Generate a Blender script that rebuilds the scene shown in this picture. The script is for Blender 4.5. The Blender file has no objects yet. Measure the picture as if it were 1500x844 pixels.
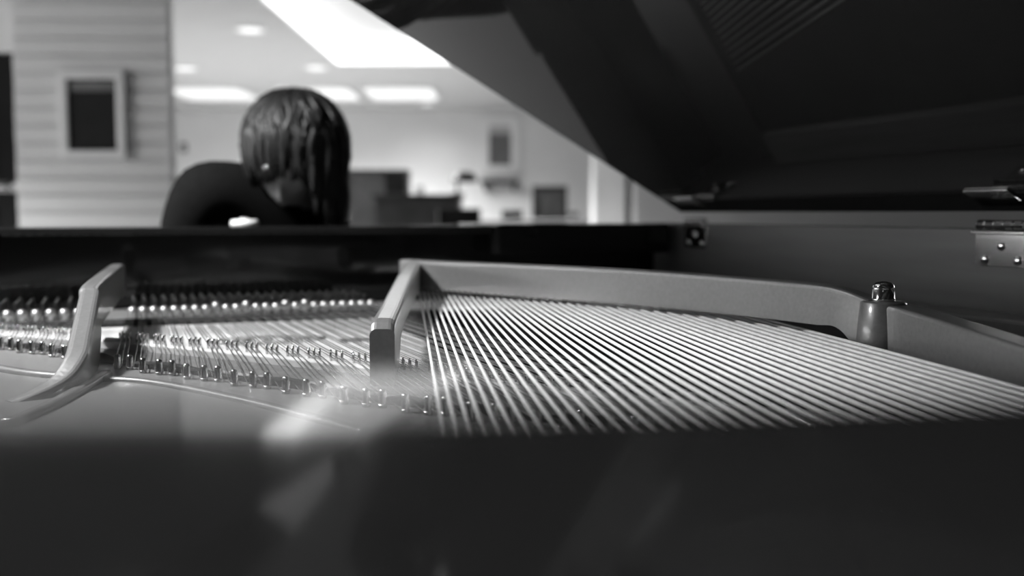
import bpy, bmesh, math, random
from mathutils import Vector, Matrix

random.seed(7)
scene = bpy.context.scene
COL = scene.collection

# ------------------------------------------------------------------ camera
CAMZ = 1.02
cd = bpy.data.cameras.new('camera')
cam = bpy.data.objects.new('camera', cd)
COL.objects.link(cam)
cam.location = (0, 0, CAMZ)
cam.rotation_euler = (math.radians(90 - 4.28), 0, 0)
cd.lens = 35
cd.sensor_width = 36
cd.clip_start = 0.005
cd.clip_end = 100
cd.dof.use_dof = True
cd.dof.focus_distance = 0.95
cd.dof.aperture_fstop = 3.0
scene.camera = cam

# ------------------------------------------------------------------ world, exposure
w = bpy.data.worlds.new('world')
scene.world = w
w.use_nodes = True
w.node_tree.nodes['Background'].inputs[0].default_value = (1, 1, 1, 1)
w.node_tree.nodes['Background'].inputs[1].default_value = 0.25
scene.view_settings.view_transform = 'Standard'
scene.view_settings.look = 'None'
scene.view_settings.gamma = 1
scene.view_settings.use_curve_mapping = False
scene.view_settings.exposure = 2.0
LAMP = 2.4          # common scale of the room lamps

# ------------------------------------------------------------------ materials
MATS = {}


def mat(name, base, rough=0.5, metal=0.0, coat=0.0, coat_rough=0.05, spec=0.5,
        emit=0.0, noise=None, bump=None, wood=None):
    """grey procedural material; noise=(scale, amount), bump=(scale, strength), wood=(axis scale xyz, amount)"""
    m = bpy.data.materials.new(name)
    m.use_nodes = True
    nt = m.node_tree
    b = nt.nodes['Principled BSDF']
    b.inputs['Base Color'].default_value = (base, base, base, 1)
    b.inputs['Roughness'].default_value = rough
    b.inputs['Metallic'].default_value = metal
    b.inputs['Coat Weight'].default_value = coat
    b.inputs['Coat Roughness'].default_value = coat_rough
    b.inputs['Specular IOR Level'].default_value = spec
    if emit:
        b.inputs['Emission Color'].default_value = (1, 1, 1, 1)
        b.inputs['Emission Strength'].default_value = emit
    if noise or wood or bump:
        tc = nt.nodes.new('ShaderNodeTexCoord')
    if noise or wood:
        mp = nt.nodes.new('ShaderNodeMapping')
        nz = nt.nodes.new('ShaderNodeTexNoise')
        rp = nt.nodes.new('ShaderNodeMapRange')
        nt.links.new(tc.outputs['Object'], mp.inputs['Vector'])
        nt.links.new(mp.outputs['Vector'], nz.inputs['Vector'])
        nt.links.new(nz.outputs['Fac'], rp.inputs['Value'])
        if wood:
            mp.inputs['Scale'].default_value = wood[0]
            nz.inputs['Scale'].default_value = 1.0
            nz.inputs['Detail'].default_value = 6
            amt = wood[1]
        else:
            nz.inputs['Scale'].default_value = noise[0]
            nz.inputs['Detail'].default_value = 4
            amt = noise[1]
        rp.inputs['From Min'].default_value = 0.25
        rp.inputs['From Max'].default_value = 0.75
        rp.inputs['To Min'].default_value = base * (1 - amt)
        rp.inputs['To Max'].default_value = base * (1 + amt)
        nt.links.new(rp.outputs['Result'], b.inputs['Base Color'])
    if bump:
        n2 = nt.nodes.new('ShaderNodeTexNoise')
        n2.inputs['Scale'].default_value = bump[0]
        bp = nt.nodes.new('ShaderNodeBump')
        bp.inputs['Strength'].default_value = bump[1]
        bp.inputs['Distance'].default_value = 0.002
        nt.links.new(tc.outputs['Object'], n2.inputs['Vector'])
        nt.links.new(n2.outputs['Fac'], bp.inputs['Height'])
        nt.links.new(bp.outputs['Normal'], b.inputs['Normal'])
    MATS[name] = m
    return m


mat('black_lacquer', 0.011, 0.07, noise=(3, 0.3))
mat('lid_lacquer', 0.028, 0.03, spec=1.0, noise=(2, 0.3))
mat('dark_matte', 0.016, 0.6, noise=(30, 0.3))
mat('spine_wood', 0.10, 0.45, wood=((60, 2.5, 30), 0.3))
mat('ledge_wood', 0.35, 0.4, wood=((50, 3, 20), 0.25))
mat('soundboard_wood', 0.36, 0.7, spec=0.08, wood=((90, 3, 10), 0.2))
mat('bridge_wood', 0.36, 0.7, spec=0.1, wood=((40, 40, 10), 0.2))
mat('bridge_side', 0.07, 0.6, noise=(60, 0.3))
mat('plate_paint', 0.24, 0.32, metal=0.45, coat=0.15, coat_rough=0.12, noise=(220, 0.12), bump=(500, 0.10))
mat('plate_edge', 0.20, 0.38, metal=0.35, coat=0.8, coat_rough=0.16, noise=(220, 0.1), bump=(500, 0.08))
mat('shaded_steel', 0.05, 0.4, metal=1.0, noise=(80, 0.1))  # steel darkened to stand for the shade under the stretcher
mat('steel', 0.5, 0.2, metal=1.0, noise=(80, 0.1))
mat('wire', 0.62, 0.25, metal=1.0, noise=(60, 0.1))
mat('winding', 0.95, 0.36, metal=0.35, noise=(90, 0.1))
mat('nickel', 0.75, 0.12, metal=1.0, noise=(40, 0.1))
mat('brass', 0.3, 0.45, metal=1.0, noise=(40, 0.1))
mat('felt', 0.02, 0.95, spec=0.1, noise=(200, 0.4), bump=(300, 0.5))
mat('bass_shade', 0.006, 0.95, spec=0.05, noise=(200, 0.4))
mat('decal', 0.05, 0.5, noise=(200, 0.4))
mat('hair', 0.009, 0.5, spec=0.4, noise=(30, 0.4))
mat('skin', 0.42, 0.5, noise=(30, 0.08))
mat('shirt', 0.005, 0.9, spec=0.1, noise=(80, 0.3))
mat('trousers', 0.02, 0.85, noise=(80, 0.3))
mat('wall_paint', 0.78, 0.7, noise=(3, 0.04))
mat('far_wall_paint', 0.82, 0.7, noise=(3, 0.03))
mat('grey_wall_paint', 0.55, 0.7, noise=(3, 0.04))
mat('plank_paint', 0.74, 0.55, wood=((2, 3, 30), 0.05))
mat('ceiling_paint', 0.62, 0.8, noise=(4, 0.03))
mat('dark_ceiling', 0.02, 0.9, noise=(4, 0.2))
mat('floor_carpet', 0.12, 0.9, noise=(60, 0.25))
mat('white_frame', 0.85, 0.35, noise=(20, 0.03))
mat('black_panel', 0.012, 0.6, spec=0.2, noise=(6, 0.3))
mat('grey_print', 0.14, 0.6, noise=(9, 0.3))
mat('pale_print', 0.5, 0.6, noise=(9, 0.1))
mat('dark_furniture', 0.02, 0.55, noise=(12, 0.3))
mat('mid_furniture', 0.16, 0.6, noise=(8, 0.35))
mat('grey_furniture', 0.07, 0.6, noise=(8, 0.35))
mat('pale_furniture', 0.7, 0.5, noise=(8, 0.05))
mat('screen', 0.03, 0.2, noise=(6, 0.3))
mat('door_paint', 0.012, 0.8, spec=0.15, noise=(5, 0.2))
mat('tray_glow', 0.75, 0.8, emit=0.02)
mat('lamp_glow', 0.8, 0.5, emit=0.24)
mat('fill_pane', 0.8, 0.5, emit=2.5)
mat('cove_glow', 0.8, 0.5, emit=0.55)
mat('panel_glow', 0.8, 0.5, emit=0.17)

# ------------------------------------------------------------------ helpers


def obj(name, bm, material, parent=None, smooth=False, bevel=0.0, seg=2):
    me = bpy.data.meshes.new(name)
    bmesh.ops.recalc_face_normals(bm, faces=bm.faces[:])
    bm.to_mesh(me)
    bm.free()
    return obj_me(name, me, material, parent, smooth, bevel, seg)


def obj_me(name, me, material, parent=None, smooth=False, bevel=0.0, seg=2):
    o = bpy.data.objects.new(name, me)
    if not me.materials:
        me.materials.append(MATS[material])
    if smooth:
        for p in me.polygons:
            p.use_smooth = True
    COL.objects.link(o)
    if parent:
        o.parent = parent
    if bevel:
        md = o.modifiers.new('bevel', 'BEVEL')
        md.width = bevel
        md.segments = seg
        md.limit_method = 'ANGLE'
    return o


def tag(o, label, cat, group=None):
    o['label'] = label
    o['category'] = cat
    if group:
        o['group'] = group
    return o


def struct(name, bm, material, label=None, parent=None, **k):
    o = obj(name, bm, material, parent, **k)
    o['kind'] = 'structure'
    if label:
        o['label'] = label
    return o


def empty(name, loc, rz=0.0):
    e = bpy.data.objects.new(name, None)
    e.empty_display_size = 0.1
    e.location = loc
    e.rotation_euler = (0, 0, rz)
    COL.objects.link(e)
    return e


def box(bm, x0, x1, y0, y1, z0, z1):
    vs = [bm.verts.new(p) for p in ((x0, y0, z0), (x1, y0, z0), (x1, y1, z0), (x0, y1, z0),
                                    (x0, y0, z1), (x1, y0, z1), (x1, y1, z1), (x0, y1, z1))]
    for f in ((0, 3, 2, 1), (4, 5, 6, 7), (0, 1, 5, 4), (1, 2, 6, 5), (2, 3, 7, 6), (3, 0, 4, 7)):
        bm.faces.new([vs[i] for i in f])
    return bm


def nb():
    return bmesh.new()


def bx(*a):
    return box(nb(), *a)


def prism(poly, z0, z1, bm=None):
    bm = bm or nb()
    lo = [bm.verts.new((p[0], p[1], z0)) for p in poly]
    hi = [bm.verts.new((p[0], p[1], z1)) for p in poly]
    n = len(poly)
    bm.faces.new(lo[::-1])
    bm.faces.new(hi)
    for i in range(n):
        j = (i + 1) % n
        bm.faces.new((lo[i], lo[j], hi[j], hi[i]))
    return bm


def lathe(profile, n=16, bm=None, M=None):
    """profile: list of (r, z) bottom to top, closed at both ends"""
    bm = bm or nb()
    rings = []
    for r, z in profile:
        ring = []
        for i in range(n):
            a = 2 * math.pi * i / n
            p = Vector((r * math.cos(a), r * math.sin(a), z))
            if M:
                p = M @ p
            ring.append(bm.verts.new(p))
        rings.append(ring)
    for a, b in zip(rings, rings[1:]):
        for i in range(n):
            j = (i + 1) % n
            bm.faces.new((a[i], a[j], b[j], b[i]))
    bm.faces.new(rings[0][::-1])
    bm.faces.new(rings[-1])
    return bm


def tube(pts, r, n=6, bm=None):
    """round tube through pts; r is a number or a list"""
    bm = bm or nb()
    pts = [Vector(p) for p in pts]
    rr = r if isinstance(r, (list, tuple)) else [r] * len(pts)
    up = Vector((0, 0, 1))
    rings = []
    for i, p in enumerate(pts):
        d = (pts[min(i + 1, len(pts) - 1)] - pts[max(i - 1, 0)]).normalized()
        ref = up if abs(d.z) < 0.95 else Vector((1, 0, 0))
        a = d.cross(ref).normalized()
        b = a.cross(d).normalized()
        ring = []
        for k in range(n):
            t = 2 * math.pi * (k + 0.5) / n
            ring.append(bm.verts.new(p + (a * math.cos(t) + b * math.sin(t)) * rr[i]))
        rings.append(ring)
    for A, B in zip(rings, rings[1:]):
        for k in range(n):
            j = (k + 1) % n
            bm.faces.new((A[k], A[j], B[j], B[k]))
    bm.faces.new(rings[0][::-1])
    bm.faces.new(rings[-1])
    return bm


def bar(path, w, rnd=0.004, bm=None):
    """upright bar along path of (x, y, ztop, zbot) with rounded top edges; w number or list"""
    bm = bm or nb()
    P = [Vector((p[0], p[1])) for p in path]
    ww = w if isinstance(w, (list, tuple)) else [w] * len(path)
    rings = []
    for i, p in enumerate(path):
        d = (P[min(i + 1, len(P) - 1)] - P[max(i - 1, 0)]).normalized()
        nrm = Vector((-d.y, d.x))
        h = ww[i] / 2
        zt, zb = p[2], p[3]
        sec = [(-h, zb), (-h, zt - rnd)]
        for k in range(1, 4):
            t = k / 4 * math.pi / 2
            sec.append((-h + rnd - rnd * math.cos(t), zt - rnd + rnd * math.sin(t)))
        sec.append((-h + rnd, zt))
        sec += [(-a, z) for a, z in sec[::-1]]
        ring = [bm.verts.new((P[i].x + nrm.x * a, P[i].y + nrm.y * a, z)) for a, z in sec]
        rings.append(ring)
    n = len(rings[0])
    for A, B in zip(rings, rings[1:]):
        for k in range(n):
            j = (k + 1) % n
            bm.faces.new((A[k], A[j], B[j], B[k]))
    bm.faces.new(rings[0][::-1])
    bm.faces.new(rings[-1])
    return bm


def smooth_path(pts, n=6):
    """Catmull-Rom through the points (any dimension)"""
    out = []
    P = [pts[0]] + list(pts) + [pts[-1]]
    for i in range(1, len(P) - 2):
        for k in range(n):
            t = k / n
            q = []
            for d in range(len(pts[0])):
                a, b, c, e = P[i - 1][d], P[i][d], P[i + 1][d], P[i + 2][d]
                q.append(0.5 * (2 * b + (c - a) * t + (2 * a - 5 * b + 4 * c - e) * t * t + (3 * b - a - 3 * c + e) * t ** 3))
            out.append(tuple(q))
    out.append(tuple(pts[-1]))
    return out


def interp(table, x):
    """piecewise linear"""
    if x <= table[0][0]:
        a, b = table[0], table[1]
    elif x >= table[-1][0]:
        a, b = table[-2], table[-1]
    else:
        for a, b in zip(table, table[1:]):
            if a[0] <= x <= b[0]:
                break
    return a[1] + (b[1] - a[1]) * (x - a[0]) / (b[0] - a[0])


def H(h):
    return CAMZ - h


def offset(poly, d):
    """offset an open polyline in plan to its left by d"""
    out = []
    for i, p in enumerate(poly):
        a = Vector(poly[max(i - 1, 0)][:2])
        b = Vector(poly[min(i + 1, len(poly) - 1)][:2])
        t = (b - a).normalized()
        out.append((p[0] - t.y * d, p[1] + t.x * d))
    return out


# ------------------------------------------------------------------ the room
FARZ = 2.72      # ceiling of the bright far room
LOWZ = 2.33      # dark lower ceiling over the piano
struct('floor', bx(-8, 7, -5, 17, -0.1, 0), 'floor_carpet')
struct('wall_back', bx(-8, 7, 16.5, 16.7, 0, 3.2), 'far_wall_paint')
bm = nb()
box(bm, -8.2, -8, -5, 16.7, 0, 0.8)
box(bm, -8.2, -8, -5, 16.7, 2.2, 3.2)
box(bm, -8.2, -8, -5, -1, 0.8, 2.2)
box(bm, -8.2, -8, 5, 16.7, 0.8, 2.2)
struct('wall_side_left', bm, 'wall_paint')
# unseen glowing window added as fill for the plank wall and piano
wn = struct('fill_window_1', bx(-8.12, -8.10, -1, 5, 0.8, 2.2), 'fill_pane')
bm = nb()
for y in (-1, 0.5, 2, 3.5, 4.94):
    box(bm, -8.09, -8.03, y, y + 0.06, 0.8, 2.2)
box(bm, -8.09, -8.03, -1, 5, 0.8, 0.86)
box(bm, -8.09, -8.03, -1, 5, 2.14, 2.2)
obj('fill_window_frame', bm, 'white_frame', wn)
struct('wall_side_right', bx(7, 7.2, -5, 16.7, 0, 3.2), 'grey_wall_paint')
struct('wall_rear', bx(-8.2, 7.2, -5.2, -5, 0, 3.2), 'grey_wall_paint')
# far ceiling with a recessed tray: four slabs round the opening
bm = nb()
TX0, TX1, TY0, TY1 = -2.0, 2.3, 6.9, 11.6
box(bm, -8, TX0, 6.0, 16.6, FARZ, FARZ + 0.3)
box(bm, TX1, 7, 6.0, 16.6, FARZ, FARZ + 0.3)
box(bm, TX0, TX1, 6.0, TY0, FARZ, FARZ + 0.3)
box(bm, TX0, TX1, TY1, 16.6, FARZ, FARZ + 0.3)
struct('ceiling', bm, 'ceiling_paint')
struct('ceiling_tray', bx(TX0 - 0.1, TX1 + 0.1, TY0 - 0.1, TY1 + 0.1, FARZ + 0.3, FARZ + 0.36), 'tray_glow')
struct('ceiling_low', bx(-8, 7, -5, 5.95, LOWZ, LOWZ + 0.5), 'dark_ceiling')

# plank wall on the left, with door opening beside it
wl = struct('wall_left', bx(-2.98, -2.045, 6.03, 6.10, 0, LOWZ + 0.6), 'wall_paint')
plank = None
pitch = 0.103
for i in range(22):
    z0 = i * pitch
    if plank is None:
        plank = obj('plank', bx(-2.97, -2.04, 6.0, 6.03, 0.003, pitch - 0.006), 'plank_paint', wl, bevel=0.006)
        o = plank
    else:
        o = plank.copy()
        COL.objects.link(o)
        o.parent = wl
    o.location = (0, random.uniform(-0.004, 0.004), z0)
struct('wall_door', bx(-8, -2.99, 6.1, 6.25, 1.99, LOWZ + 0.6), 'wall_paint')
struct('wall_door_side', bx(-8, -4.05, 6.1, 6.25, 0, 1.99), 'wall_paint')
d1 = struct('door_1', bx(-4.05, -2.995, 6.12, 6.17, 0.005, 1.985), 'door_paint')
obj('door_panel', bx(-3.9, -3.15, 6.11, 6.125, 1.25, 1.85), 'door_paint', d1, bevel=0.008)
obj('door_panel', bx(-3.9, -3.15, 6.11, 6.125, 0.2, 1.05), 'door_paint', d1, bevel=0.008)
bm = tube([(-3.14, 6.12, 1.18), (-3.14, 6.06, 1.18), (-3.02, 6.06, 1.18)], 0.012, 8)
box(bm, -3.16, -3.01, 6.10, 6.12, 1.15, 1.21)
obj('door_handle', bm, 'nickel', d1, smooth=True)

# pale pier, dark reveal and grey wall beyond on the right
struct('column', bx(0.97, 1.36, 11.9, 12.4, 0, FARZ), 'far_wall_paint', bevel=0.02)
struct('trim_1', bx(1.36, 1.43, 12.0, 12.2, 0, FARZ), 'grey_furniture')
struct('wall_right', bx(1.43, 7.0, 11.6, 11.8, 0, FARZ), 'grey_wall_paint')

# ------------------------------------------------------------------ lamps


def downlight(x, y, z, label, power, group=None, size=0.11):
    r = empty('downlight', (x, y, z))
    bm = nb()
    ring = lathe([(size, -0.012), (size + 0.03, -0.012), (size + 0.03, 0.0), (size, 0.0)], 24)
    obj('trim_ring', ring, 'white_frame', r, smooth=False)
    obj('diffuser', lathe([(size * 0.9, -0.016), (size, -0.013)], 24), 'lamp_glow', r)
    l = bpy.data.lights.new('downlight_lamp', 'SPOT')
    l.energy = power * LAMP
    l.spot_size = math.radians(150)
    l.spot_blend = 0.6
    l.shadow_soft_size = size
    lo = bpy.data.objects.new('lamp', l)
    lo.location = (0, 0, -0.06)
    COL.objects.link(lo)
    lo.parent = r
    tag(r, label, 'ceiling light', group)
    return r


downlight(-2.42, 9.35, FARZ, 'round ceiling downlight beside the long side of the glowing ceiling recess', 185)
downlight(-3.82, 11.8, FARZ, 'round ceiling downlight high above the plank wall edge, far from the recess', 185)
downlight(-2.28, 11.75, FARZ, 'round ceiling downlight near the far corner of the glowing recess, above the player', 185)
downlight(-1.31, 15.6, FARZ, 'small faint ceiling downlight close to the far pale wall', 2, size=0.09)


def panel_light(x0, x1, y0, y1, label, power):
    r = empty('panel_light', ((x0 + x1) / 2, (y0 + y1) / 2, FARZ))
    hx, hy = (x1 - x0) / 2, (y1 - y0) / 2
    bm = nb()
    box(bm, -hx, hx, -hy, -hy + 0.03, -0.025, 0)
    box(bm, -hx, hx, hy - 0.03, hy, -0.025, 0)
    box(bm, -hx, -hx + 0.03, -hy, hy, -0.025, 0)
    box(bm, hx - 0.03, hx, -hy, hy, -0.025, 0)
    obj('frame', bm, 'white_frame', r)
    obj('diffuser', bx(-hx + 0.03, hx - 0.03, -hy + 0.03, hy - 0.03, -0.015, -0.005), 'panel_glow', r)
    l = bpy.data.lights.new('panel_lamp', 'SPOT')
    l.energy = power * LAMP
    l.spot_size = math.radians(160)
    l.spot_blend = 0.6
    l.shadow_soft_size = 0.3
    lo = bpy.data.objects.new('lamp', l)
    lo.location = (0, 0, -0.35)
    COL.objects.link(lo)
    lo.parent = r
    tag(r, label, 'ceiling light')
    return r


panel_light(-4.75, -3.68, 13.55, 14.95, 'rectangular ceiling light panel seen between plank wall and the player head', 25)
panel_light(-3.25, -2.2, 13.55, 14.95, 'rectangular ceiling light panel just beyond the top of the player head', 25)
panel_light(-2.05, -1.05, 13.55, 14.95, 'rectangular ceiling light panel under the far end of the ceiling recess', 25)

cv = empty('cove_light', ((TX0 + TX1) / 2, (TY0 + TY1) / 2, FARZ))
cx, cy = (TX0 + TX1) / 2, (TY0 + TY1) / 2
obj('light_strip', bx(TX0 - cx, TX0 - cx + 0.02, TY0 - cy, TY1 - cy, 0.02, 0.29), 'cove_glow', cv)
obj('light_strip', bx(TX1 - cx - 0.02, TX1 - cx, TY0 - cy, TY1 - cy, 0.02, 0.29), 'cove_glow', cv)
obj('light_strip', bx(TX0 - cx + 0.02, TX1 - cx - 0.02, TY1 - cy - 0.02, TY1 - cy, 0.02, 0.29), 'cove_glow', cv)
tag(cv, 'glowing cove light running round the edges of the recessed ceiling tray', 'ceiling light')

# unseen lamps of the dim near room; plank-wall and tail ones added as fill
downlight(-4.6, 3.3, LOWZ, 'unseen fill downlight added in the dark low ceiling before the plank wall', 160, 'downlights in the low dark ceiling')
downlight(-1.34, 1.02, LOWZ, 'round downlight in the dark low ceiling beside the open side of the piano', 50, 'downlights in the low dark ceiling')
downlight(-1.2, -2.4, LOWZ, 'unseen fill downlight added in the dark low ceiling behind the piano tail', 2.5, 'downlights in the low dark ceiling')

# ------------------------------------------------------------------ the grand piano
# piano frame: x across the keyboard towards the straight spine, y from tail to keyboard
PA = math.radians(19.45)
OX, OY = 0.28, 1.1
ca, sa = math.cos(PA), math.sin(PA)
piano = empty('grand_piano', (ca * OX - sa * OY, sa * OX + ca * OY, 0), PA)
tag(piano, 'black grand piano with open lid, exposed strings and cast iron plate', 'piano')
TOM = Matrix.Translation((-OX, -OY, 0))


def part(name, bm, material, parent=None, **k):
    """part of the piano, its mesh given in the piano frame before the origin shift"""
    bmesh.ops.transform(bm, matrix=TOM, verts=bm.verts[:])
    return obj(name, bm, material, parent or piano, **k)


def inst(src, name, x, y, z, rz=0.0, parent=None, tilt=0.0, scale=1.0):
    o = bpy.data.objects.new(name, src)
    o.location = (x - OX, y - OY, z)
    o.rotation_euler = (tilt, 0, rz)
    o.scale = (scale,) * 3
    COL.objects.link(o)
    o.parent = parent or piano
    return o


def mesh(bm, material, smooth=False, name='part'):
    me = bpy.data.meshes.new(name)
    bmesh.ops.recalc_face_normals(bm, faces=bm.faces[:])
    bm.to_mesh(me)
    bm.free()
    me.materials.append(MATS[material])
    if smooth:
        for p in me.polygons:
            p.use_smooth = True
    return me


RIM_T = 0.019     # rim top below the camera
SPINE = 0.979
rim_in = smooth_path([(-0.45, 1.95), (-0.45, 1.6), (-0.445, 1.25), (-0.40, 0.85), (-0.32, 0.55), (-0.22, 0.33), (-0.12, 0.20),
                      (-0.010, 0.1195), (0.090, 0.0925), (0.25, 0.07), (0.5, 0.02), (0.75, -0.01), (0.90, 0.0), (0.965, 0.05), (SPINE, 0.13)], 5)
rim_out = offset(rim_in, -0.075)
bm = nb()
n = len(rim_in)
z0, z1 = 0.62, H(RIM_T)
V = [[bm.verts.new((p[0], p[1], z)) for p in poly] for poly, z in ((rim_in, z0), (rim_in, z1), (rim_out, z1), (rim_out, z0))]
for i in range(n - 1):
    for a, b in ((0, 1), (1, 2), (2, 3), (3, 0)):
        bm.faces.new((V[a][i], V[a][i + 1], V[b][i + 1], V[b][i]))
bm.faces.new([V[k][0] for k in range(4)])
bm.faces.new([V[k][-1] for k in range(4)][::-1])
part('curved_rim', bm, 'black_lacquer', bevel=0.003)
part('spine_rim', bx(SPINE + 0.006, SPINE + 0.055, 0.13, 1.95, 0.62, H(RIM_T)), 'black_lacquer', bevel=0.003)
part('spine_lining', bx(SPINE, SPINE + 0.006, 0.13, 1.93, 0.64, H(RIM_T + 0.001)), 'spine_wood')
part('spine_ledge', bx(0.915, SPINE, 0.25, 1.60, H(0.15), H(0.122)), 'ledge_wood', bevel=0.004)

# soundboard
inner = [p for p in rim_in]
part('soundboard', prism([(-0.45, 1.62)] + [p for p in inner if p[1] < 1.62] + [(SPINE, 1.62)], H(0.17), H(0.16)), 'soundboard_wood')
part('bottom_board', bx(-0.44, SPINE, 0.12, 1.95, 0.64, 0.66), 'dark_matte')

part('bass_shade_sheet', prism([(0.31, 1.56), (0.31, 0.95), (0.34, 0.80), (0.42, 0.62), (0.60, 0.50), (0.62, 0.24), (0.97, 0.2), (0.97, 1.56)], H(0.160), H(0.1575)), 'bass_shade')  # dark sheet added to stand for the shade under the bass strings
# hitch pin plate apron, in two lobes
hitch = [(-0.45, 1.60), (-0.30, 1.41), (-0.17, 1.25), (-0.107, 1.168), (-0.048, 1.068), (0.093, 0.882), (0.1475, 0.795), (0.215, 0.715), (0.30, 0.63), (0.40, 0.555), (0.55, 0.48)]
PLATE = 0.155
edge_in = [(x + 0.022, y + 0.028) for x, y in hitch]
ap = edge_in + [(0.60, 0.40), (0.62, 0.2), (0.60, 0.06)] + [p for p in rim_in[::-1] if p[0] < 0.55 and p[1] < 1.55]
plate = part('iron_plate', prism(ap, H(0.172), H(PLATE)), 'plate_paint', bevel=0.003)
# raised rib running along the hitch line, towards the rim
rib = smooth_path([(-0.075, 0.985), (-0.04, 0.985), (0.0, 0.945), (0.06, 0.845), (0.11, 0.745), (0.135, 0.69)], 5)
part('plate_rib', bar([(x, y, H(PLATE - 0.004), H(PLATE)) for x, y in rib], 0.010, 0.003), 'plate_edge', plate, smooth=True)
rib = smooth_path([(-0.052, 1.02), (-0.068, 0.94), (-0.088, 0.86), (-0.11, 0.80)], 5)
part('plate_rib', bar([(x, y, H(PLATE - 0.006), H(PLATE)) for x, y in rib], 0.012, 0.004), 'plate_edge', plate, smooth=True)
rib = smooth_path([(-0.42, 1.46), (-0.30, 1.31), (-0.20, 1.16), (-0.13, 1.06), (-0.09, 1.02)], 5)
part('plate_rib', bar([(x, y, H(PLATE - 0.005), H(PLATE)) for x, y in rib], 0.012, 0.004), 'plate_edge', plate, smooth=True)

# pin block web under the tuning pins and behind the agraffes
part('pin_block', bx(-0.45, SPINE, 1.57, 1.84, H(0.19), H(0.165)), 'plate_paint')
part('dark_rail', bx(-0.44, 0.42, 1.50, 1.545, H(0.165), H(0.152)), 'felt', bevel=0.006)  # dark block below the strings, just before the agraffes

# struts
st = smooth_path([(-0.060, 1.56, H(0.0735), H(0.118)), (-0.0627, 1.4985, H(0.0735), H(0.118)), (-0.0735, 1.204, H(0.0775), H(0.122)),
                  (-0.0725, 1.15, H(0.083), H(0.130)), (-0.0725, 1.086, H(0.097), H(0.157)), (-0.073, 1.02, H(0.113), H(0.157)),
                  (-0.0745, 0.965, H(0.1265), H(0.157)), (-0.088, 0.930, H(0.142), H(0.157)), (-0.122, 0.908, H(0.1545), H(0.158))], 6)
part('plate_strut', bar(st, 0.021, 0.006), 'plate_edge', smooth=False, bevel=0.0)
cs = [(0.385, 1.555, H(0.0735), H(0.118)), (0.379, 1.538, H(0.0735), H(0.118)), (0.30, 1.27, H(0.080), H(0.116)),
      (0.235, 1.045, H(0.089), H(0.116)), (0.212, 0.965, H(0.0925), H(0.122)), (0.203, 0.935, H(0.0935), H(0.150)),
      (0.191, 0.893, H(0.0952), H(0.172)), (0.187, 0.880, H(0.0975), H(0.172)), (0.185, 0.873, H(0.103), H(0.172))]
part('plate_strut', bar(cs, 0.0225, 0.006), 'plate_edge')
part('strut_pad', prism([(0.16, 0.84), (0.235, 0.84), (0.245, 0.93), (0.175, 0.93)], H(0.172), H(PLATE)), 'plate_paint', plate, bevel=0.003)

# long curved bass bar of the plate
bb = smooth_path([(0.372, 1.565, H(0.0735), H(0.112)), (0.40, 1.49, H(0.0735), H(0.116)), (0.50, 1.335, H(0.0735), H(0.119)), (0.59, 1.16, H(0.0735), H(0.1185)),
                  (0.635, 0.985, H(0.0735), H(0.1165)), (0.652, 0.875, H(0.0735), H(0.1155)), (0.657, 0.835, H(0.0765), H(0.117)),
                  (0.664, 0.805, H(0.0845), H(0.150))], 7)
part('bass_bar', bar(bb, 0.024, 0.005), 'plate_edge', smooth=False)
nw = smooth_path([(0.668, 0.80, H(0.0865), H(0.165)), (0.672, 0.76, H(0.0895), H(0.165)), (0.660, 0.69, H(0.0945), H(0.165)), (0.636, 0.60, H(0.0995), H(0.165)),
                  (0.61, 0.50, H(0.104), H(0.165)), (0.59, 0.38, H(0.11), H(0.165))], 6)
part('bass_bar', bar(nw, 0.030, 0.004), 'plate_edge', smooth=False)
# upright boss with the acorn-topped plate bolt
boss = nb()
lathe([(0.026, H(0.165)), (0.024, H(0.12)), (0.022, H(0.0875)), (0.019, H(0.0855))], 24, boss, Matrix.Translation((0.668, 0.797, 0)))
part('bolt_boss', boss, 'plate_edge', smooth=True)
nut = nb()
T = Matrix.Translation((0.668, 0.797, H(0.0855)))
lathe([(0.0112, 0), (0.0112, 0.0025), (0.0106, 0.003), (0.0106, 0.0125), (0.0096, 0.0160), (0.0070, 0.0182), (0.002, 0.0192)], 24, nut, T)
part('plate_bolt', nut, 'nickel', smooth=True)
# dark flange between the bass bar and the spine
part('bass_flange', prism([(0.70, 0.5), (0.915, 0.5), (0.915, 1.62), (0.55, 1.62), (0.64, 1.3), (0.69, 1.0)], H(0.18), H(0.14)), 'dark_matte')

# bridges
brpts = [(-0.45, 1.66), (-0.30, 1.49), (-0.187, 1.37), (-0.041, 1.233), (0.065, 1.115), (0.183, 0.968), (0.26, 0.846), (0.34, 0.73), (0.44, 0.62), (0.60, 0.5)]
brs = smooth_path([p for p in brpts if p[1] < 1.6], 5)
part('long_bridge', bar([(x, y + 0.004, H(0.1475), H(0.19)) for x, y in brs], 0.034, 0.002), 'bridge_wood')
part('bridge_front_shade', bar([(x - 0.026, y - 0.040, H(0.1545), H(0.165)) for x, y in brs], 0.060, 0.004), 'bridge_side')  # dark strip for the bridge's front and the shaded soundboard before it
# woven felt strip between the bridge and the hitch pins
fs = smooth_path([(x + 0.012, y + 0.020) for x, y in hitch if y < 1.5], 10)
part('felt_strip', bar([(x, y, H(0.1495 + 0.0022 * math.sin(i * 0.9)), H(PLATE)) for i, (x, y) in enumerate(fs)], 0.010, 0.002), 'felt')
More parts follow.
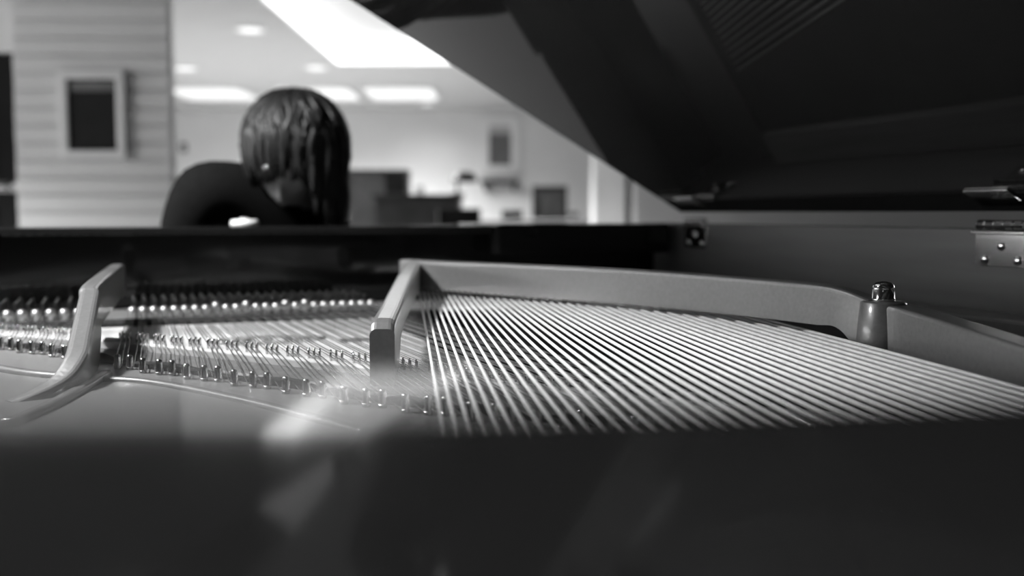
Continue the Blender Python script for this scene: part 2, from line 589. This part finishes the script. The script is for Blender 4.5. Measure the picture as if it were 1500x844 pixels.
# soundboard decal: an oval ring with a crest between two bars
bm = nb()
cxy = Vector((0.125, 1.285))
for r0, r1, sx, sy in ((0.86, 1.0, 0.075, 0.042), (0.5, 0.62, 0.075, 0.042)):
    ri, ro = [], []
    for i in range(40):
        a = 2 * math.pi * i / 40
        ri.append(bm.verts.new((cxy.x + sx * r0 * math.cos(a), cxy.y + sy * r0 * math.sin(a), H(0.1594))))
        ro.append(bm.verts.new((cxy.x + sx * r1 * math.cos(a), cxy.y + sy * r1 * math.sin(a), H(0.1594))))
    for i in range(40):
        j = (i + 1) % 40
        bm.faces.new((ri[i], ri[j], ro[j], ro[i]))
for k in range(5):
    a = -0.05 + k * 0.025
    box(bm, cxy.x + a - 0.004, cxy.x + a + 0.006, cxy.y - 0.008, cxy.y + 0.010, H(0.161), H(0.1593))
box(bm, cxy.x + 0.085, cxy.x + 0.125, cxy.y - 0.055, cxy.y - 0.02, H(0.161), H(0.1593))
part('soundboard_decal', bm, 'decal')

# agraffes, hitch pins, bridge pins, tuning pins
AG = 1.585
me_agraffe = mesh(lathe([(0.0052, -0.018), (0.0052, -0.005), (0.0070, -0.004), (0.0078, 0.001), (0.0064, 0.005), (0.003, 0.007)], 12), 'brass', True, 'agraffe')
me_hitch = mesh(lathe([(0.0036, -0.002), (0.0034, 0.001), (0.0032, 0.0115), (0.0028, 0.0138), (0.0014, 0.0148)], 12), 'steel', True, 'hitch_pin')
me_bpin = mesh(lathe([(0.0012, -0.003), (0.0012, 0.0058), (0.0007, 0.0066)], 8), 'steel', True, 'bridge_pin')
me_tpin = mesh(lathe([(0.0035, -0.01), (0.0035, 0.020), (0.0028, 0.0215), (0.0028, 0.030), (0.0022, 0.031)], 8), 'shaded_steel', True, 'tuning_pin')

notes = [k for k in range(-17, 0) if k <= -3] + list(range(0, 25))
hv = sorted(hitch)


def bridge_u(v):
    return interp(sorted(brpts), v)


def hitch_u(v):
    return interp(hv, v)


strings = []    # (bridge v, agraffe v, note, index in note)
for k in notes:
    vb = -0.041 + 0.0187 * k
    va = vb - 0.0037 * max(k, 0)
    for j in (-1, 0, 1):
        strings.append((vb + j * 0.0047, va + j * 0.0030, k, j))
    tall = k in (8, 11, 15, 17)
    inst(me_agraffe, 'agraffe', va, AG, H(0.146 - (0.004 if tall else 0)))
SZ = H(0.1445)
WR = 0.00055


def split(seq):
    out, run = [], [seq[0]]
    for s in seq[1:]:
        if s[2] - run[-1][2] > 1:
            out.append(run)
            run = []
        run.append(s)
    out.append(run)
    return out


def pin_spot(q):
    vb, va, k, j = strings[q]
    row = q % 3
    return va - 0.012 * (row - 1) * 0.4, 1.655 + 0.04 * row + 0.01 * (k % 2)


SIDX = {st: q for q, st in enumerate(strings)}
for run in split(strings):
    for i in range(0, len(run) - 1, 2):
        pair = run[i:i + 2]
        vh = (pair[0][0] + pair[1][0]) / 2
        lean = 0.0
        k = pair[0][2]
        vh += 0.010 * max(k, 0) / 10       # tenor wires splay a little towards their pins
        stag = 0.006 if (i // 2) % 3 == 1 else (-0.004 if (i // 2) % 3 == 2 else 0)
        uh = hitch_u(vh) + stag
        inst(me_hitch, 'hitch_pin', vh, uh, H(PLATE), 0, plate, tilt=math.radians(-8))
        pts = []
        pr = 0.0038
        for m, (vb, va, kk, jj) in enumerate(pair):
            ub = bridge_u(vb)
            sgn = -1 if m == 0 else 1
            tp = pin_spot(SIDX[(vb, va, kk, jj)])
            leg = [(tp[0] + 0.0035, tp[1], H(0.148)), (va, AG, SZ), (vb - 0.0008, ub + 0.012, SZ), (vb + 0.0008, ub - 0.006, SZ),
                   (vh + sgn * pr, uh + 0.004, H(PLATE - 0.003))]
            for dv, du in ((0.0010, 0.012), (-0.0012, -0.004)):
                inst(me_bpin, 'bridge_pin', vb + dv, ub + du + 0.003, SZ, 0, None, tilt=math.radians(14 if du > 0 else -14))
            if m == 0:
                pts += leg + [(vh - pr * 0.8, uh - 0.0025, H(PLATE - 0.0025)), (vh, uh - pr, H(PLATE - 0.0025)), (vh + pr * 0.8, uh - 0.0025, H(PLATE - 0.0025))]
            else:
                pts += leg[::-1]
        part('string', tube(pts, WR, 5), 'wire', smooth=True)
# tuning pins with the string tails that climb to them
for q, (vb, va, k, j) in enumerate(strings):
    tp = pin_spot(q)
    inst(me_tpin, 'tuning_pin', tp[0], tp[1], H(0.165), 0, None, tilt=math.radians(8))

# wound bass strings crossing above the tenor wires
for i in range(40):
    v55 = 0.152 + 0.008 * i + 0.0000783 * i * i
    sl = 0.238 - 0.0011 * i
    r = 0.0012 + 0.000026 * i
    uend = min(1.56, 1.56)
    z = H(0.1255)
    u0, u1 = 0.34 + 0.002 * i, uend
    f = lambda u: v55 + sl * (u - 0.55)
    if i >= 24:
        pts, rr = [], []
        per = 0.0021
        nn = int((1.15 - u0) / per)
        for q in range(nn):
            u = u0 + q * per
            for t, rad in ((0.0, r * 0.86), (0.3, r), (0.7, r)):
                pts.append((f(u + t * per), u + t * per, z))
                rr.append(rad)
        pts.append((f(u1), u1, z))
        rr.append(r)
        part('bass_string', tube(pts, rr, 8), 'winding', smooth=True)
    else:
        pts = [(f(u0 + (u1 - u0) * t / 6), u0 + (u1 - u0) * t / 6, z) for t in range(7)]
        part('bass_string', tube(pts, r, 8), 'winding', smooth=True)
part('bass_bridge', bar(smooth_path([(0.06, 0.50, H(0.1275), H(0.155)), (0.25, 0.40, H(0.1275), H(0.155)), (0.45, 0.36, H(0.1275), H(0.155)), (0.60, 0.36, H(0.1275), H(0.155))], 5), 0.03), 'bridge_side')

# keyboard end of the case
part('stretcher', bx(-0.45, 0.972, 1.86, 1.90, H(0.20), H(0.030)), 'black_lacquer', bevel=0.003)
part('desk_shelf', bx(-0.45, 0.60, 1.80, 2.08, H(0.037), H(0.0235)), 'black_lacquer', bevel=0.003)
desk = part('music_desk', bx(0.60, 0.965, 1.78, 2.05, H(0.078), H(0.020)), 'black_lacquer', bevel=0.004)
part('key_cover', bx(-0.44, 0.965, 1.92, 1.945, H(0.26), H(0.045)), 'black_lacquer', bevel=0.004)
part('key_bed', bx(-0.50, 1.034, 1.90, 2.26, 0.62, 0.70), 'black_lacquer', bevel=0.005)
part('cheek_block', bx(-0.505, -0.445, 1.90, 2.24, 0.70, H(0.045)), 'black_lacquer', bevel=0.008)
part('cheek_block', bx(0.975, 1.034, 1.95, 2.24, 0.70, H(0.045)), 'black_lacquer', bevel=0.008)
for x, y in ((-0.40, 1.95), (0.93, 1.95), (0.55, 0.15)):
    leg = nb()
    lathe([(0.03, 0.055), (0.035, 0.09), (0.05, 0.35), (0.06, 0.55), (0.075, 0.58), (0.075, 0.645)], 16, leg, Matrix.Translation((x, y, 0)))
    lo = part('leg', leg, 'black_lacquer', smooth=True)
    c = nb()
    lathe([(0.02, -0.012), (0.028, -0.010), (0.028, 0.010), (0.02, 0.012)], 16, c, Matrix.Translation((x, y, 0.0285)) @ Matrix.Rotation(math.pi / 2, 4, 'Y'))
    box(c, x - 0.016, x + 0.016, y - 0.006, y + 0.006, 0.028, 0.06)
    part('caster', c, 'brass', lo, smooth=False)

kw = 1.40 / 52
me_white = mesh(bx(0.0006, kw - 0.0006, 0, 0.20, 0.705, 0.752), 'white_frame', False, 'white_key')
me_black = mesh(bx(-0.005, 0.005, 0, 0.13, 0.752, 0.764), 'black_lacquer', False, 'black_key')
for i in range(52):
    inst(me_white, 'white_key', 0.967 - (i + 1) * kw, 1.955, 0)
    if i % 7 not in (1, 4) and i < 51:
        inst(me_black, 'black_key', 0.967 - (i + 1) * kw, 1.955, 0)

# lid hinged along the spine, opened thirty degrees, with its front flap folded back on top
LA = math.radians(27.5)
LV, LZ = 1.0, H(-0.002)


def LP(s, u, t):
    return (LV - s * math.cos(LA) + t * math.sin(LA), u, LZ + s * math.sin(LA) + t * math.cos(LA))


def slab(outline, t0, t1):
    bm = nb()
    lo = [bm.verts.new(LP(s, u, t0)) for s, u in outline]
    hi = [bm.verts.new(LP(s, u, t1)) for s, u in outline]
    bm.faces.new(lo)
    bm.faces.new(hi[::-1])
    for i in range(len(outline)):
        j = (i + 1) % len(outline)
        bm.faces.new((lo[i], lo[j], hi[j], hi[i]))
    return bm


FRONT = 1.80
ro = [(LV - p[0] + 0.0, p[1] - 0.02) for p in rim_out if p[1] < 1.60]
lid = part('lid', slab([(0.0, FRONT), (ro[0][0], FRONT - 0.12 * ro[0][0])] + ro + [(0.0, 0.0)], 0.0, 0.022), 'lid_lacquer', bevel=0.003)
part('lid_flap', slab([(0.03, FRONT - 0.009), (1.44, FRONT - 0.178), (1.44, FRONT - 0.57), (0.03, FRONT - 0.40)], 0.026, 0.046), 'lid_lacquer', lid, bevel=0.003)
part('lid_prop', tube([(-0.43, 1.45, H(0.03)), LP(1.30, 1.40, 0.004)], 0.011, 10), 'black_lacquer', smooth=True)


def hinge(u, wdt):
    """lid hinge: a leaf screwed to the spine lining, a leaf on the lid, and a barrel between"""
    leaf = part('hinge', bx(SPINE - 0.003, SPINE, u - wdt / 2, u + wdt / 2, H(0.066), H(0.025)), 'nickel', bevel=0.001)
    part('hinge_lip', bx(SPINE - 0.012, SPINE + 0.02, u - wdt / 2, u + wdt / 2, H(0.0255), H(0.0215)), 'nickel', leaf, bevel=0.001)
    b = nb()
    M = Matrix.Translation((SPINE - 0.004, u - wdt / 2 + 0.006, H(0.0145))) @ Matrix.Rotation(-math.pi / 2, 4, 'X')
    L = wdt - 0.012
    prof = []
    for k in range(5):
        a = k * L / 5
        prof += [(0.0058, a), (0.0068, a + 0.001), (0.0068, a + L / 5 - 0.002), (0.0058, a + L / 5 - 0.0005)]
    lathe(prof, 14, b, M)
    part('hinge_barrel', b, 'nickel', leaf, smooth=False)
    # upper leaf lies on the lid underside
    up = nb()
    vs = [up.verts.new(LP(s, uu, t)) for s, uu, t in
          ((0.022, u - wdt / 2 + 0.008, -0.003), (0.060, u - wdt / 2 + 0.008, -0.003), (0.060, u + wdt / 2 - 0.008, -0.003), (0.022, u + wdt / 2 - 0.008, -0.003),
           (0.022, u - wdt / 2 + 0.008, 0.0), (0.060, u - wdt / 2 + 0.008, 0.0), (0.060, u + wdt / 2 - 0.008, 0.0), (0.022, u + wdt / 2 - 0.008, 0.0))]
    for f in ((0, 3, 2, 1), (4, 5, 6, 7), (0, 1, 5, 4), (1, 2, 6, 5), (2, 3, 7, 6), (3, 0, 4, 7)):
        up.faces.new([vs[i] for i in f])
    part('upper_leaf', up, 'nickel', leaf, bevel=0.001)
    for du, h in ((-0.30, 0.057), (0.30, 0.057), (0.0, 0.040)):
        s = nb()
        lathe([(0.0062, 0), (0.0058, 0.0015), (0.004, 0.0028), (0.001, 0.0032)], 14, s,
              Matrix.Translation((SPINE - 0.003, u + du * wdt, H(h))) @ Matrix.Rotation(-math.pi / 2, 4, 'Y'))
        part('screw', s, 'nickel', leaf, smooth=True)


hinge(0.955, 0.085)
hinge(1.70, 0.085)

# ------------------------------------------------------------------ the player


def to_world(x, y, z):
    return (ca * x - sa * y, sa * x + ca * y, z)


PX, PY = 0.30, 2.40
person = empty('person', to_world(PX, PY, 0), PA)
tag(person, 'person in a dark shirt bowed over the keyboard, long dark hair hanging', 'person')
PM = Matrix.Translation((-PX, -PY, 0))


def skin_mesh(verts, edges, radii, root=0, sub=2):
    me = bpy.data.meshes.new('tmp')
    me.from_pydata(verts, edges, [])
    o = bpy.data.objects.new('tmp', me)
    COL.objects.link(o)
    md = o.modifiers.new('skin', 'SKIN')
    sv = me.skin_vertices[0].data
    for i, r in enumerate(radii):
        sv[i].radius = r if isinstance(r, tuple) else (r, r)
        sv[i].use_root = (i == root)
    ms = o.modifiers.new('sub', 'SUBSURF')
    ms.levels = sub
    dg = bpy.context.evaluated_depsgraph_get()
    dg.update()
    out = bpy.data.meshes.new_from_object(o.evaluated_get(dg))
    bpy.data.objects.remove(o)
    bm = nb()
    bm.from_mesh(out)
    bpy.data.meshes.remove(out)
    return bm


HC = Vector((0.258, 2.186, 1.132))      # head centre
fwd = Vector((-0.20, -0.62, -0.74)).normalized()
side = fwd.cross(Vector((0, 0, 1))).normalized()
upv = side.cross(fwd).normalized()


def head(bm):
    n, m = 28, 20
    rows = []
    for i in range(m + 1):
        t = math.pi * i / m
        row = []
        for j in range(n):
            a = 2 * math.pi * j / n
            x, y, z = math.sin(t) * math.cos(a), math.sin(t) * math.sin(a), math.cos(t)   # x side, y face, z up
            px, py, pz = x * 0.070, y * 0.088, z * 0.104
            if z < 0:
                px *= 1 + 0.28 * z          # jaw narrows
                py *= 1 + 0.10 * z
                if y > 0.3:
                    pz *= 1.08
            if y > 0.8 and abs(x) < 0.25 and -0.35 < z < 0.15:
                py += 0.022 * (1 - abs(x) / 0.25)            # nose
            if y > 0.75 and 0.0 < z < 0.25 and 0.2 < abs(x) < 0.6:
                py -= 0.008                                  # eye sockets
            if y > 0.75 and -0.62 < z < -0.5 and abs(x) < 0.4:
                py += 0.006                                  # lips
            row.append(bm.verts.new(HC + side * px + fwd * py + upv * pz))
        rows.append(row)
    for A, B in zip(rows, rows[1:]):
        for j in range(n):
            k = (j + 1) % n
            try:
                bm.faces.new((A[j], A[k], B[k], B[j]))
            except ValueError:
                pass
    bmesh.ops.remove_doubles(bm, verts=bm.verts[:], dist=1e-5)
    # ears
    for sgn in (-1, 1):
        c = HC + side * sgn * 0.066 - fwd * 0.005 - upv * 0.012
        M = Matrix.Translation(c) @ Matrix((side, fwd, upv)).transposed().to_4x4()
        bmesh.ops.create_uvsphere(bm, u_segments=10, v_segments=8, radius=1.0, matrix=M @ Matrix.Diagonal((0.008, 0.015, 0.024, 1)))
    return bm


RS, LS = (0.075, 2.17, 1.080), (0.345, 2.40, 1.03)
RE, LE = (0.03, 2.30, 0.84), (0.46, 2.42, 0.83)
RW, LW = (0.10, 2.115, 0.795), (0.42, 2.12, 0.795)
bv = [(0.30, 2.45, 0.58), (0.29, 2.43, 0.74), (0.25, 2.34, 0.92), (0.235, 2.27, 1.05), (0.24, 2.22, 1.10), (0.255, 2.185, 1.14),
      RS, RE, RW, LS, LE, LW,
      (0.20, 2.44, 0.56), (0.16, 2.09, 0.53), (0.16, 2.06, 0.12), (0.16, 1.92, 0.05),
      (0.40, 2.44, 0.56), (0.44, 2.09, 0.53), (0.44, 2.06, 0.12), (0.44, 1.92, 0.05)]
be = [(0, 1), (1, 2), (2, 3), (3, 4), (4, 5), (3, 6), (6, 7), (7, 8), (3, 9), (9, 10), (10, 11), (0, 12), (12, 13), (13, 14), (14, 15), (0, 16), (16, 17), (17, 18), (18, 19)]
br = [(0.15, 0.11), (0.14, 0.10), (0.15, 0.11), (0.10, 0.08), 0.055, 0.052, 0.055, 0.042, 0.028, 0.055, 0.042, 0.028,
      0.085, 0.06, 0.04, 0.035, 0.085, 0.06, 0.04, 0.035]


def hand(bm, wrist, mirror):
    """palm and five curled fingers resting on the keys"""
    x, y, z = wrist
    V, E, R = [(x, y, z), (x, y - 0.05, z + 0.006), (x, y - 0.085, z + 0.004)], [(0, 1), (1, 2)], [(0.026, 0.018), (0.034, 0.016), (0.036, 0.013)]
    b = skin_mesh(V, E, R, 0, 2)
    for i, (dx, ln) in enumerate(((-0.028, 0.060), (-0.009, 0.072), (0.010, 0.068), (0.028, 0.052))):
        fx = x + mirror * dx
        vv = [(fx * 0.6 + x * 0.4, y - 0.06, z + 0.004), (fx, y - 0.088, z + 0.010), (fx, y - 0.088 - ln * 0.55, z + 0.008), (fx, y - 0.088 - ln * 0.85, z - 0.012), (fx, y - 0.088 - ln, z - 0.030)]
        f = skin_mesh(vv, [(0, 1), (1, 2), (2, 3), (3, 4)], [0.010, 0.0095, 0.009, 0.008, 0.007], 0, 1)
        me = bpy.data.meshes.new('t'); f.to_mesh(me); f.free(); b.from_mesh(me); bpy.data.meshes.remove(me)
    tx = x - mirror * 0.03
    vv = [(x - mirror * 0.01, y - 0.02, z), (tx - mirror * 0.012, y - 0.045, z - 0.004), (tx - mirror * 0.022, y - 0.08, z - 0.010), (tx - mirror * 0.018, y - 0.108, z - 0.022)]
    f = skin_mesh(vv, [(0, 1), (1, 2), (2, 3)], [0.012, 0.011, 0.010, 0.008], 0, 1)
    me = bpy.data.meshes.new('t'); f.to_mesh(me); f.free(); b.from_mesh(me); bpy.data.meshes.remove(me)
    me = bpy.data.meshes.new('t'); b.to_mesh(me); b.free(); bm.from_mesh(me); bpy.data.meshes.remove(me)


body = skin_mesh(bv, be, br, 0, 2)
head(body)
hand(body, RW, 1)
hand(body, LW, -1)
bmesh.ops.transform(body, matrix=PM, verts=body.verts[:])
bo = obj('body', body, 'skin', person, smooth=True)
rm = bo.modifiers.new('remesh', 'REMESH')
rm.mode = 'VOXEL'
rm.voxel_size = 0.007
rm.use_smooth_shade = True
# shirt: a looser skin of torso and sleeves
sb = skin_mesh([bv[0], bv[1], bv[2], bv[3], (0.238, 2.245, 1.075), bv[6], bv[7], (0.085, 2.16, 0.806), bv[9], bv[10], (0.435, 2.165, 0.806)],
               [(0, 1), (1, 2), (2, 3), (3, 4), (3, 5), (5, 6), (6, 7), (3, 8), (8, 9), (9, 10)],
               [(0.165, 0.125), (0.155, 0.115), (0.165, 0.125), (0.115, 0.095), 0.07, 0.072, 0.055, 0.044, 0.07, 0.055, 0.044], 0, 2)
bmesh.ops.transform(sb, matrix=PM, verts=sb.verts[:])
obj('shirt', sb, 'shirt', person, smooth=True)
tb = skin_mesh([(0.30, 2.45, 0.62), bv[0]] + bv[12:15] + bv[16:19],
               [(0, 1), (1, 2), (2, 3), (3, 4), (1, 5), (5, 6), (6, 7)],
               [(0.165, 0.125), (0.165, 0.125), 0.098, 0.075, 0.055, 0.098, 0.075, 0.055], 1, 2)
bmesh.ops.transform(tb, matrix=PM, verts=tb.verts[:])
obj('trousers', tb, 'trousers', person, smooth=True)
for fx in (0.16, 0.44):
    s = skin_mesh([(fx, 2.09, 0.05), (fx, 2.0, 0.045), (fx, 1.90, 0.035), (fx, 2.065, 0.11)], [(0, 1), (1, 2), (0, 3)], [0.045, 0.045, 0.035, 0.045], 0, 2)
    bmesh.ops.transform(s, matrix=PM, verts=s.verts[:])
    obj('shoe', s, 'trousers', person, smooth=True)

# hair: cap and long wavy locks from the crown, hanging lower on the spine side
hb = nb()
HB = Vector((0.264, 2.165, 1.168))
ra, rb_, rc = 0.107, 0.108, 0.112
END = [(-180, 1.09), (-150, 1.09), (-125, 1.095), (-105, 1.10), (-85, 1.085), (-65, 1.03), (-50, 1.0), (-20, 0.98), (0, 0.97), (40, 0.98), (90, 1.02), (140, 1.07), (180, 1.10)]
rnd = random.Random(3)
for i in range(230):
    az = rnd.uniform(-180, 180)
    a = math.radians(az)
    lay = rnd.uniform(0.90, 1.03)
    zend = interp(END, az) + rnd.uniform(-0.012, 0.018)
    ph, amp = rnd.uniform(0, 6.3), rnd.uniform(0.002, 0.007)
    pts = []
    for q in range(9):                       # over the skull
        t = math.radians(8 + 84 * q / 8)
        sw = 0.10 * math.sin(q * 0.9 + ph)
        pts.append(Vector((HB.x + 0.012 + ra * lay * math.sin(t) * math.cos(a + sw), HB.y + rb_ * lay * math.sin(t) * math.sin(a + sw), HB.z + rc * lay * math.cos(t))))
    last = pts[-1]
    if zend < last.z:
        m = max(2, int((last.z - zend) / 0.02))
        for q in range(1, m + 1):
            z = last.z + (zend - last.z) * q / m
            f = 1.0 - 0.10 * q / m + (amp * 2.2) * math.sin(q * 1.1 + ph) * 3
            pts.append(Vector((HB.x + 0.012 + (last.x - HB.x - 0.012) * f, HB.y + (last.y - HB.y) * f, z)))
    N = len(pts)
    rr = [0.009 * (0.5 + 0.5 * min(1, q / 3)) * (1 if q < N - 3 else (N - q) / 3.2) for q in range(N)]
    tube(pts, rr, 6, hb)
bmesh.ops.create_uvsphere(hb, u_segments=24, v_segments=14, radius=1.0, matrix=Matrix.Translation(HB + Vector((0.012, 0.012, 0.006))) @ Matrix.Diagonal((0.099, 0.101, 0.102, 1)))
bmesh.ops.transform(hb, matrix=PM, verts=hb.verts[:])
obj('hair', hb, 'hair', person, smooth=True)
er = nb()
lathe([(0.001, -0.006), (0.005, -0.004), (0.006, 0), (0.005, 0.004), (0.001, 0.006)], 12, er, PM @ Matrix.Translation((0.205, 2.062, 1.113)))
eo = obj('earring', er, 'nickel', person, smooth=True)

# bench under the player
bench = empty('piano_bench', to_world(0.30, 2.50, 0), PA)
tag(bench, 'black padded piano bench under the bowed player', 'bench')
obj('seat_cushion', bx(-0.36, 0.36, -0.17, 0.17, 0.42, 0.475), 'dark_furniture', bench, bevel=0.015)
obj('seat_frame', bx(-0.35, 0.35, -0.16, 0.16, 0.36, 0.42), 'dark_furniture', bench, bevel=0.004)
for sx in (-1, 1):
    for sy in (-1, 1):
        obj('leg', lathe([(0.016, 0), (0.02, 0.05), (0.028, 0.36)], 4, None, Matrix.Translation((sx * 0.31, sy * 0.12, 0))), 'dark_furniture', bench)

# small things on the piano shelf
p = to_world(0.150, 1.93, H(0.0235))
o = empty('metal_clip', p, PA)
obj('plate', lathe([(0.024, 0), (0.026, 0.003), (0.026, 0.009), (0.020, 0.012)], 20), 'white_frame', o, smooth=True)
obj('knob', lathe([(0.008, 0.012), (0.009, 0.015), (0.006, 0.017)], 14), 'nickel', o, smooth=True)
tag(o, 'small round pale metal object lying on the black piano shelf before the player', 'small object')

# ------------------------------------------------------------------ far furniture


def place(name, x, y, rz, label, cat, group=None):
    e = empty(name, (x, y, 0), rz)
    tag(e, label, cat, group)
    return e


# tall cabinet with a pale front and a dark end
e = place('tall_cabinet', -1.22, 9.2, 0, 'tall grey cabinet with a darker end, right behind the player hair', 'cabinet')
obj('body', bx(-0.27, 0.08, -0.18, 0.2, 0.06, 1.40), 'mid_furniture', e, bevel=0.01)
obj('side_unit', bx(0.08, 0.265, -0.2, 0.2, 0.06, 1.405), 'dark_furniture', e, bevel=0.01)
obj('plinth', bx(-0.26, 0.25, -0.16, 0.18, 0, 0.06), 'dark_furniture', e)
obj('top', bx(-0.28, 0.27, -0.2, 0.21, 1.40, 1.415), 'dark_furniture', e)
# reception desk
e = place('reception_desk', -0.78, 8.6, 0, 'low dark desk with a plain front beside the tall grey cabinet', 'desk')
obj('front_panel', bx(-0.36, 0.335, -0.3, -0.26, 0.02, 1.15), 'grey_furniture', e, bevel=0.006)
obj('desk_top', bx(-0.38, 0.35, -0.32, 0.35, 1.15, 1.18), 'dark_furniture', e, bevel=0.006)
obj('end_panel', bx(0.30, 0.335, -0.26, 0.3, 0.0, 1.15), 'dark_furniture', e)
obj('end_panel', bx(-0.36, -0.325, -0.26, 0.3, 0.0, 1.15), 'dark_furniture', e)
# desk lamp / monitor standing on the desk end
e = empty('desk_lamp', (-0.47, 8.6, 1.18))
tag(e, 'dark desk lamp with a wide shade on the low desk end', 'lamp')
obj('base', lathe([(0.06, 0), (0.06, 0.012), (0.02, 0.018)], 16), 'dark_furniture', e)
obj('stem', tube([(0, 0, 0.01), (0, 0, 0.12), (0.03, 0, 0.15)], 0.012, 8), 'dark_furniture', e)
obj('shade', lathe([(0.11, 0.11), (0.115, 0.13), (0.09, 0.18), (0.04, 0.2)], 20, None, Matrix.Translation((0.06, 0, 0))), 'dark_furniture', e)


def chair(x, y, rz, label, top, wide, cat='chair', m='dark_furniture', back='dark_furniture'):
    e = place('office_chair', x, y, rz, label, cat)
    h = wide / 2
    obj('seat', bx(-h, h, -0.22, 0.22, 0.44, 0.5), m, e, bevel=0.02)
    fr = nb()
    box(fr, -h, -h + 0.035, 0.2, 0.24, 0.5, top)
    box(fr, h - 0.035, h, 0.2, 0.24, 0.5, top)
    box(fr, -h, h, 0.2, 0.24, top - 0.04, top)
    obj('back_frame', fr, 'dark_furniture', e, bevel=0.006)
    obj('backrest', bx(-h + 0.035, h - 0.035, 0.21, 0.23, 0.62, top - 0.04), back, e)
    for sx in (-1, 1):
        for sy in (-1, 1):
            obj('leg', tube([(sx * (h - 0.03), sy * 0.19, 0.45), (sx * (h - 0.02), sy * 0.21, 0)], 0.014, 8), 'dark_furniture', e)
    return e


chair(0.37, 10.0, math.pi, 'dark framed high-backed chair with grey back beside the pale pier', 1.29, 0.34, back='grey_furniture')
chair(-0.34, 7.8, 0.4, 'dark chair with rounded back beside the low desk end', 1.06, 0.36)
chair(0.0, 9.95, math.pi, 'small dark chair at the pale table below the framed picture', 1.05, 0.2)
# pale table
e = place('table', 0.2, 9.2, 0, 'pale low table in front of the dark chairs', 'table')
obj('table_top', bx(-0.5, 0.5, -0.3, 0.3, 0.93, 0.965), 'pale_furniture', e, bevel=0.008)
for sx in (-1, 1):
    for sy in (-1, 1):
        obj('leg', bx(sx * 0.46 - 0.02, sx * 0.46 + 0.02, sy * 0.26 - 0.02, sy * 0.26 + 0.02, 0, 0.93), 'pale_furniture', e)
# dark ledge under the chair line
e = place('side_board', 0.44, 10.5, 0, 'thin dark sideboard edge running beside the framed chair', 'sideboard')
obj('top', bx(-0.2, 0.25, -0.15, 0.15, 1.0, 1.03), 'dark_furniture', e)
obj('leg', bx(-0.18, -0.15, -0.1, 0.1, 0, 1.0), 'dark_furniture', e)
obj('leg', bx(0.2, 0.23, -0.1, 0.1, 0, 1.0), 'dark_furniture', e)


def framed(name, x, y, z, wd, ht, fr, label, cat, inner, frame_mat='white_frame', top_mat=None):
    e = empty(name, (x, y, z))
    tag(e, label, cat)
    b = nb()
    box(b, -wd / 2, wd / 2, -0.03, 0, 0, fr)
    box(b, -wd / 2, wd / 2, -0.03, 0, ht - fr, ht)
    box(b, -wd / 2, -wd / 2 + fr, -0.03, 0, fr, ht - fr)
    box(b, wd / 2 - fr, wd / 2, -0.03, 0, fr, ht - fr)
    obj('frame', b, frame_mat, e, bevel=0.006)
    obj('panel', bx(-wd / 2 + fr, wd / 2 - fr, -0.012, 0, fr, ht - fr), inner, e)
    if top_mat:
        obj('upper_band', bx(-wd / 2 + fr, wd / 2 - fr, -0.014, -0.011, ht - fr - 0.14 * ht, ht - fr), top_mat, e)
    return e


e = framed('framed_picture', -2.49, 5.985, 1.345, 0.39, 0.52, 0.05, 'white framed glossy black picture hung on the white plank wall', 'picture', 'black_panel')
obj('glass_reflection_band', bx(-0.13, 0.13, -0.0145, -0.012, 0.40, 0.455), 'mid_furniture', e)  # grey strip painting a reflection in the picture glass
framed('wall_poster', -0.195, 16.49, 1.66, 0.66, 0.95, 0.15, 'grey picture in a wide white frame on the far pale wall', 'picture', 'grey_print', top_mat='pale_print')
e = place('wall_shelf', -0.2, 16.3, 0, 'thin dark shelf fixed to the far wall below the framed grey picture', 'shelf')
obj('board', bx(-0.31, 0.31, -0.15, 0.19, 1.50, 1.57), 'dark_furniture', e, bevel=0.01)
obj('bracket', bx(-0.25, -0.22, -0.05, 0.19, 1.38, 1.5), 'dark_furniture', e)
obj('bracket', bx(0.22, 0.25, -0.05, 0.19, 1.38, 1.5), 'dark_furniture', e)
for x, z, lab in ((-5.4, 2.1, 'small grey wall box on the far wall near the plank wall edge'), (-1.52, 1.39, 'small grey wall box on the far wall above the low desk')):
    e = empty('wall_box', (x, 16.5, z))
    tag(e, lab, 'wall box')
    obj('cover', bx(-0.06, 0.06, -0.03, 0, -0.08, 0.08), 'mid_furniture', e, bevel=0.01)
    obj('button', bx(-0.02, 0.02, -0.035, -0.03, -0.02, 0.02), 'pale_furniture', e)
